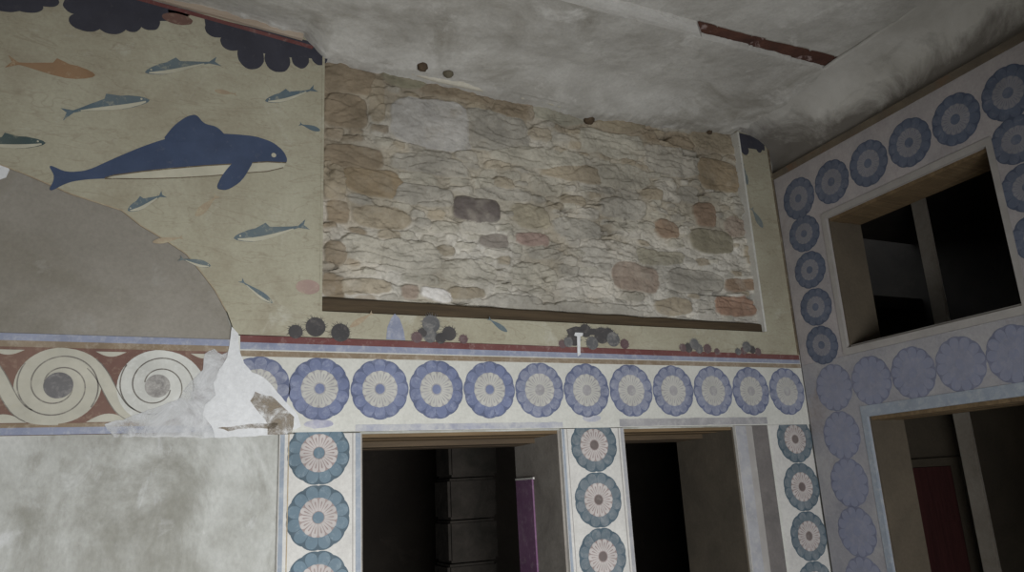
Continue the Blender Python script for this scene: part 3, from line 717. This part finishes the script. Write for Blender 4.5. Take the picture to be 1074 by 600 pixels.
# ------------------------------------------------------------------ rosettes
def rosette_mesh(R, nsc, npet, mats, rin=.60, dot=.16):
    """returns meshes of ring, petals, centre; each built around (0,0), facing -y"""
    out = []
    bm = bmesh.new(); pts = []
    for i in range(nsc):
        for k in range(8):
            a = 2*PI*(i+(k/8))/nsc; pts.append((R*(.965+.035*abs(math.sin(PI*k/8))**.7)*math.cos(a), R*(.965+.035*abs(math.sin(PI*k/8))**.7)*math.sin(a)))
    prism(bm, pts, -.0012, .003, 1)
    for i in range(nsc):                        # each scallop a lighter lobe with a darker rim around it
        a = 2*PI*(i+.5)/nsc; lob = []
        for k in range(15):
            t = -1+2*k/14; aa = a+t*PI/nsc*.95; rr = R*(.72+.245*math.sqrt(max(0, 1-t*t*.96)))
            lob.append((rr*math.cos(aa), rr*math.sin(aa)))
        lob += [(R*.5*math.cos(a+PI/nsc*.99), R*.5*math.sin(a+PI/nsc*.99)), (R*.5*math.cos(a-PI/nsc*.99), R*.5*math.sin(a-PI/nsc*.99))]
        prism(bm, lob, -.0018, .0, 0)
    out.append(('ring', bm, [mats[0], mats[1]]))
    bm = bmesh.new(); prism(bm, circ(0, 0, R*rin, 40), -.0024, -.001, 1)
    for i in range(npet):
        a = 2*PI*i/npet; w = PI/npet*.84; pet = []
        for k in range(9):
            t = -1+2*k/8; rr = R*rin*(.86+.15*math.sqrt(max(0, 1-t*t))); pet.append((rr*math.cos(a+t*w), rr*math.sin(a+t*w)))
        ww = w*1.1; pet += [(R*rin*.34*math.cos(a+ww), R*rin*.34*math.sin(a+ww)), (R*rin*.34*math.cos(a-ww), R*rin*.34*math.sin(a-ww))]
        prism(bm, pet, -.0030, -.002, 0)
        sl = [(R*rin*rr_*math.cos(a+w*q_), R*rin*rr_*math.sin(a+w*q_)) for rr_, q_ in ((.42, .0), (.62, -.20), (.78, -.26), (.84, 0), (.78, .26), (.62, .20))]
        prism(bm, sl, -.0034, -.0029, 1)
    out.append(('petals', bm, [mats[2], mats[3]]))
    bm = bmesh.new(); prism(bm, circ(0, 0, R*dot, 20), -.0036, -.002, 0)
    out.append(('centre', bm, [mats[4]]))
    res = []
    for nm, b_, ms in out:
        bmesh.ops.recalc_face_normals(b_, faces=b_.faces)
        me_ = bpy.data.meshes.new(nm); b_.to_mesh(me_); b_.free()
        for q in ms: me_.materials.append(q)
        res.append((nm, me_))
    return res
def rosette(parent, kind, u, z, y=0., rot=None, sx_=1, sz_=1):
    """one rosette: ring with petals and centre beneath it"""
    o_ = ORG[parent.name][1]
    r = bpy.data.objects.new('rosette', kind[0][1]); col.objects.link(r); r.parent = parent
    r.location = Vector((u, y, z))-o_; r.rotation_euler.y = random.random()*.5 if rot is None else rot; r.scale = (sx_, 1, sz_)
    for nm, me_ in kind[1:]:
        c_ = bpy.data.objects.new(nm, me_); col.objects.link(c_); c_.parent = r
    return r
KR = rosette_mesh(.149, 12, 14, [M['rowblue'], M['rowline'], M['rowpetal'], M['rowgap'], M['rowblue']])
KR2 = rosette_mesh(.149, 12, 14, [M['rowblue2'], M['rowline'], M['rowpetal'], M['rowgap'], M['rowgap']])
KT = rosette_mesh(.149, 12, 14, [M['tealblue'], M['tealline'], M['pinkpetal'], M['pinkgap'], M['tealblue']], .60, .18)
KT2 = rosette_mesh(.149, 12, 14, [M['teal2'], M['tealline'], M['pinkpetal'], M['pinkgap'], M['dotbrown']], .60, .17)
KB = rosette_mesh(.124, 12, 14, [M['rightblue'], M['rightblueline'], M['rightmid'], M['rightgap'], M['rightblue']], .56, .20)
KB1 = rosette_mesh(.144, 12, 14, [M['rightblue'], M['rightblueline'], M['rightmid'], M['rightgap'], M['rightblue']], .58, .20)
KF = rosette_mesh(.148, 12, 14, [M['fadedblue'], M['fadedline'], M['fadedmid'], M['fadedblue'], M['fadedblue']], .58, .18)

rf = empty('rosette_frieze', (1.7, .03, 1.89))
tag(rf, 'long off-white frieze of round blue rosettes running above both doorways', 'frieze')
plate('painted_ground', [(-.085, 1.905), (.118, 1.897), (3.455, 1.89), (3.455, 2.345), (-.085, 2.36)], 0, .03, M['friezeground'], rf)
plate('stripe', [B(252, 358.8), (3.45, 2.312), (3.45, 2.345), B(252, 351.5)], -.0015, .002, M['red'], rf)
plate('stripe', [B(252, 366.2), (3.45, 2.288), (3.45, 2.312), B(252, 358.8)], -.0013, .002, M['lilac'], rf)
plate('stripe', [B(252, 373.6), (3.45, 2.258), (3.45, 2.284), B(252, 367.6)], -.0015, .002, M['brown'], rf)
for i in range(12):
    k = KR if i in (1, 2) or i in (4,) else KR2
    if i == 3: k = KR
    rosette(rf, k, i*.30+(.012 if i == 0 else 0), 2.104, 0., sz_=1.03)
# worn stripe over the doors
plate('door_stripe', rect(.475, 1.63, 1.897, 1.928), -.0014, .002, paint('worn_lilac_stripe', (.34, .35, .44), (.58, .57, .53), .8, scale=5), rf, jit=.003)
plate('door_stripe', rect(2.0, 3.10, 1.897, 1.940), -.0014, .002, paint('worn_grey_stripe', (.33, .32, .33), (.5, .48, .46), .6, scale=5), rf, jit=.003)
plate('white_drip', Bl([(603, 349), (611, 349), (611, 352), (608.5, 353), (608.5, 372), (605.5, 374), (605, 353), (602, 352)]), -.004, .0, M['whitedrip'], rf, jit=.002)
plate('stain', circ(.30, 1.935, .07, 20, .022), -.0012, .002, paint('faint_lilac_smudge', (.36, .36, .5), (.6, .58, .56), .6), rf, jit=.006)
plate('stain', circ(1.82, 1.945, .06, 20, .02), -.0012, .002, paint('faint_grey_smudge', (.42, .43, .52), (.6, .58, .56), .6), rf, jit=.006)

def pillar(x0, x1, cx, label, kinds, lines, zc=1.798, yf=.008):
    p = empty('painted_pillar', ((x0+x1)/2, .03, 0)); tag(p, label, 'pillar', None)
    plate('painted_ground', rect(x0, x1, 0, 1.8895), yf, .03, M['pillarground'], p)
    # the top rosette is cut by the frieze above it
    for j, k in enumerate(kinds):
        z = zc-j*.2957
        rosette(p, k, cx, z, yf, rot=(0 if j else .0))
    for (a, b, m_) in lines: plate('border_stripe', rect(a, b, 0, 1.889), yf-.0016, yf+.002, M[m_], p)
    return p
pillar(.118, .505, .302, 'painted pillar with crisp teal rosettes, left of the first doorway', [KT, KT, KT, KT2, KT2, KT2],
       [(.122, .142, 'borderblue'), (.158, .163, 'tan'), (.478, .503, 'borderblue'), (.462, .467, 'bordergrey')])
pillar(1.621, 2.029, 1.825, 'painted pillar with faded teal rosettes, between the two doorways', [KT2, KT2, KT2, KT2, KT2, KT2],
       [(1.624, 1.640, 'borderblue'), (1.655, 1.659, 'bordergrey'), (1.988, 1.994, 'bordergrey'), (2.006, 2.027, 'frameworn')])
pillar(2.842, 3.455, 3.317, 'painted corner pillar with narrow-looking teal rosettes, right of the second doorway', [KT2, KT2, KT2, KT2, KT2, KT2],
       [(2.845, 2.925, 'frameworn'), (2.925, 2.975, 'bordergrey'), (2.975, 3.10, 'framedark'), (3.10, 3.12, 'friezeground')])

# doorway linings
def lining(name, x0, x1, zt, y0, y1, matl, matr, mats, frame='B', z0=0):
    bm = bmesh.new(); bx(bm, x0, x0+.012, y0, y1, z0, zt, 0); o = link(name, bm, [M[matl]], frame=frame, org=((x0+x1)/2, y1, z0)); tag(o, kind='structure')
    bm = bmesh.new(); bx(bm, x1-.012, x1, y0, y1, z0, zt, 0); link('jamb', bm, M[matr], o)
    bm = bmesh.new(); w = (y1-y0)/4
    for k in range(4): bx(bm, x0+.012, x1-.012, y0+k*w+.002, y0+(k+1)*w-.002, zt-.022-.002*(k % 2)-(.03 if k > 1 and frame == 'B' else 0), zt, 1 if k > 1 and frame == 'B' else 0)
    link('lintel', bm, [M[mats], M['woodmid']], o)
    if z0: 
        bm = bmesh.new(); bx(bm, x0+.012, x1-.012, y0, y1, z0, z0+.015); link('window_sill', bm, M['bordergrey'], o)
    return o
lining('door_1', D1[0], D1[1], 1.889, .031, .598, 'reveal', 'reveal', 'wood')
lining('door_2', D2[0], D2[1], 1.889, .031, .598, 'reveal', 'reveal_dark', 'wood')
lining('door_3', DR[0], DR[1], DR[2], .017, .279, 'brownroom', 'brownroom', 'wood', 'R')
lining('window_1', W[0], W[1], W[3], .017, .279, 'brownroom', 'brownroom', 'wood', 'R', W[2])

# purple panel on the jamb of the first doorway
bm = bmesh.new(); bx(bm, 1.598, 1.608, .36, .585, .03, 1.632); bx(bm, 1.596, 1.609, .345, .585, 1.632, 1.645, 1)
bmesh.ops.bevel(bm, geom=bm.edges[:], offset=.001, segments=1, affect='EDGES')
tag(link('purple_panel', bm, [M['purple'], M['whitereveal']]), 'tall purple panel with a white top edge, on the right jamb of the first doorway', 'panel')

# dark timber and stone just visible in the room beyond the first doorway
M['dimstone'] = surface('dim_grey_brown_stone', (.038, .032, .027), (.018, .016, .013), 7, bs_=.8)
def inner_pier(x, y, w, d, h, label):
    p = empty('stone_pier', (x, y+d, 0)); tag(p, label, 'pier')
    n = int(h/.28); rnd = random.Random(int(x*100))
    for k in range(n):
        o2 = rnd.uniform(-.02, .02); bm = bmesh.new(); bx(bm, x-w/2+o2, x+w/2+o2, y, y+d, k*.28+.004, (k+1)*.28-.004)
        bmesh.ops.bevel(bm, geom=bm.edges[:], offset=.018, segments=2, affect='EDGES')
        link('stone_block', bm, M['dimstone'], p)
inner_pier(1.62, 1.35, .36, .3, 2.4, 'dim stone pier standing in the dark room behind the first doorway')

# ------------------------------------------------------------------ right wall paintings
ws = empty('rosette_surround', (.9, .015, 2.27), 'R')
tag(ws, 'dull blue rosettes painted around the upper window opening of the right wall', 'frieze')
g1 = [(0.004, 2.275), (W[0]-.035, 2.275), (W[0]-.035, W[3]+.04), (W[1]+.035, W[3]+.04), (W[1]+.035, 2.275), (2.9, 2.275), (2.9, 3.598), (.004, 3.598)]
plate('painted_ground', g1, 0, .015, M['rightground'], ws)
fr = [(W[0]-.035, W[2]-.035), (W[0]-.035, W[3]+.04), (W[1]+.035, W[3]+.04), (W[1]+.035, W[2]-.035), (W[0]-.035, W[2]-.035)]
bm = bmesh.new()
for (a, b, c, d) in ((W[0]-.035, W[0], W[2]-.043, W[3]+.04), (W[1], W[1]+.035, W[2]-.043, W[3]+.04), (W[0], W[1], W[3], W[3]+.04), (W[0], W[1], W[2]-.043, W[2])): bx(bm, a, b, -.006, .015, c, d)
link('border_frame', bm, M['bordergrey'], ws)
for i in range(9): rosette(ws, KB1, .2064+i*.2974, 3.382, 0.)
for i in range(1, 5): rosette(ws, KB, .2064, 3.382-.2519*i, 0., sx_=1.12)
for i in range(1, 5): rosette(ws, KB, 1.68, 3.382-.2519*i, 0., sx_=1.12)
dsr = empty('rosette_surround', (.9, .015, 0), 'R')
tag(dsr, 'faded lavender rosettes painted over and beside the lower doorway of the right wall', 'frieze')
plate('painted_ground', [(.004, 0), (DR[0]-.04, 0), (DR[0]-.04, 1.955), (DR[1]+.04, 1.955), (DR[1]+.04, 0), (2.9, 0), (2.9, 2.274), (.004, 2.274)], 0, .015, M['rightfaded'], dsr)
bm = bmesh.new()
for (a, b, c, d) in ((DR[0]-.04, DR[0], 0, 1.955), (DR[1], DR[1]+.04, 0, 1.955), (DR[0], DR[1], DR[2], 1.955)): bx(bm, a, b, -.004, .015, c, d)
tag(link('border_frame', bm, M['borderblue'], dsr), 'pale blue border')
for s in (.25, .545, .84, 1.135, 1.43, 1.725, 2.02): rosette(dsr, KF, s, 2.095, 0.)
for k in range(6): rosette(dsr, KF, .25, 1.80-.2855*k, 0.)
for k in range(6): rosette(dsr, KF, 1.725, 1.80-.2855*k, 0.)

# ------------------------------------------------------------------ inside the right-hand room
def PX(px, py, X):
    r = ray(px, py); p = CAM+r*((X-CAM.x)/r.x); return p
a = PX(970, 248, 4.5); hw = .055
bm = bmesh.new(); bx(bm, 4.49, 4.52, a.y-hw, a.y+hw, 0, 3.5)
bmesh.ops.bevel(bm, geom=bm.edges[:], offset=.006, segments=2, affect='EDGES')
tag(link('inner_post', bm, M['post']), 'pale square post in the dark room behind the two openings of the right wall', 'post')
bm = bmesh.new(); bx(bm, 4.8, 4.9, -4.9, .55, 0, 1.98)
tag(link('wall_partition', bm, M['brownroom']), kind='structure')
a, b = PX(946, 490, 4.76), PX(998, 490, 4.76); zt = (a.z+b.z)/2
rp = empty('red_door', (4.797, (a.y+b.y)/2, 0)); tag(rp, 'dark red door on the far wall behind the lower right doorway', 'door')
y0, y1 = sorted((a.y, b.y))
bm = bmesh.new(); bx(bm, 4.765, 4.797, y0, y1, .01, zt); bmesh.ops.bevel(bm, geom=bm.edges[:], offset=.003, segments=1, affect='EDGES'); link('door_panel', bm, M['redpanel'], rp)
bm = bmesh.new(); bx(bm, 4.75, 4.797, y0-.07, y0-.002, .01, zt+.06); bx(bm, 4.75, 4.797, y1+.002, y1+.07, .01, zt+.06); bx(bm, 4.75, 4.797, y0-.002, y1+.002, zt+.002, zt+.06)
link('door_frame', bm, M['brownroom'], rp)

# ------------------------------------------------------------------ light: added area lamp imitating skylight, in the made-up opening behind
w = bpy.data.worlds.new('sky'); scn.world = w; w.use_nodes = True
bg = w.node_tree.nodes['Background']; bg.inputs[0].default_value = (.80, .90, 1.0, 1); bg.inputs[1].default_value = 1.0
ld = bpy.data.lights.new('added_daylight', 'AREA'); ld.shape = 'RECTANGLE'; ld.size = OP[1]-OP[0]-.1; ld.size_y = OP[3]-OP[2]-.1; ld.energy = 112; ld.spread = math.radians(128); ld.color = (.965, .985, 1.0)
lo = bpy.data.objects.new('added_daylight', ld); col.objects.link(lo); lo.location = ((OP[0]+OP[1])/2, -4.32, (OP[2]+OP[3])/2); lo.rotation_euler = (PI/2, 0, 0)
vs = scn.view_settings; vs.view_transform = 'Standard'; vs.look = 'None'; vs.gamma = 1; vs.use_curve_mapping = False; vs.exposure = 0
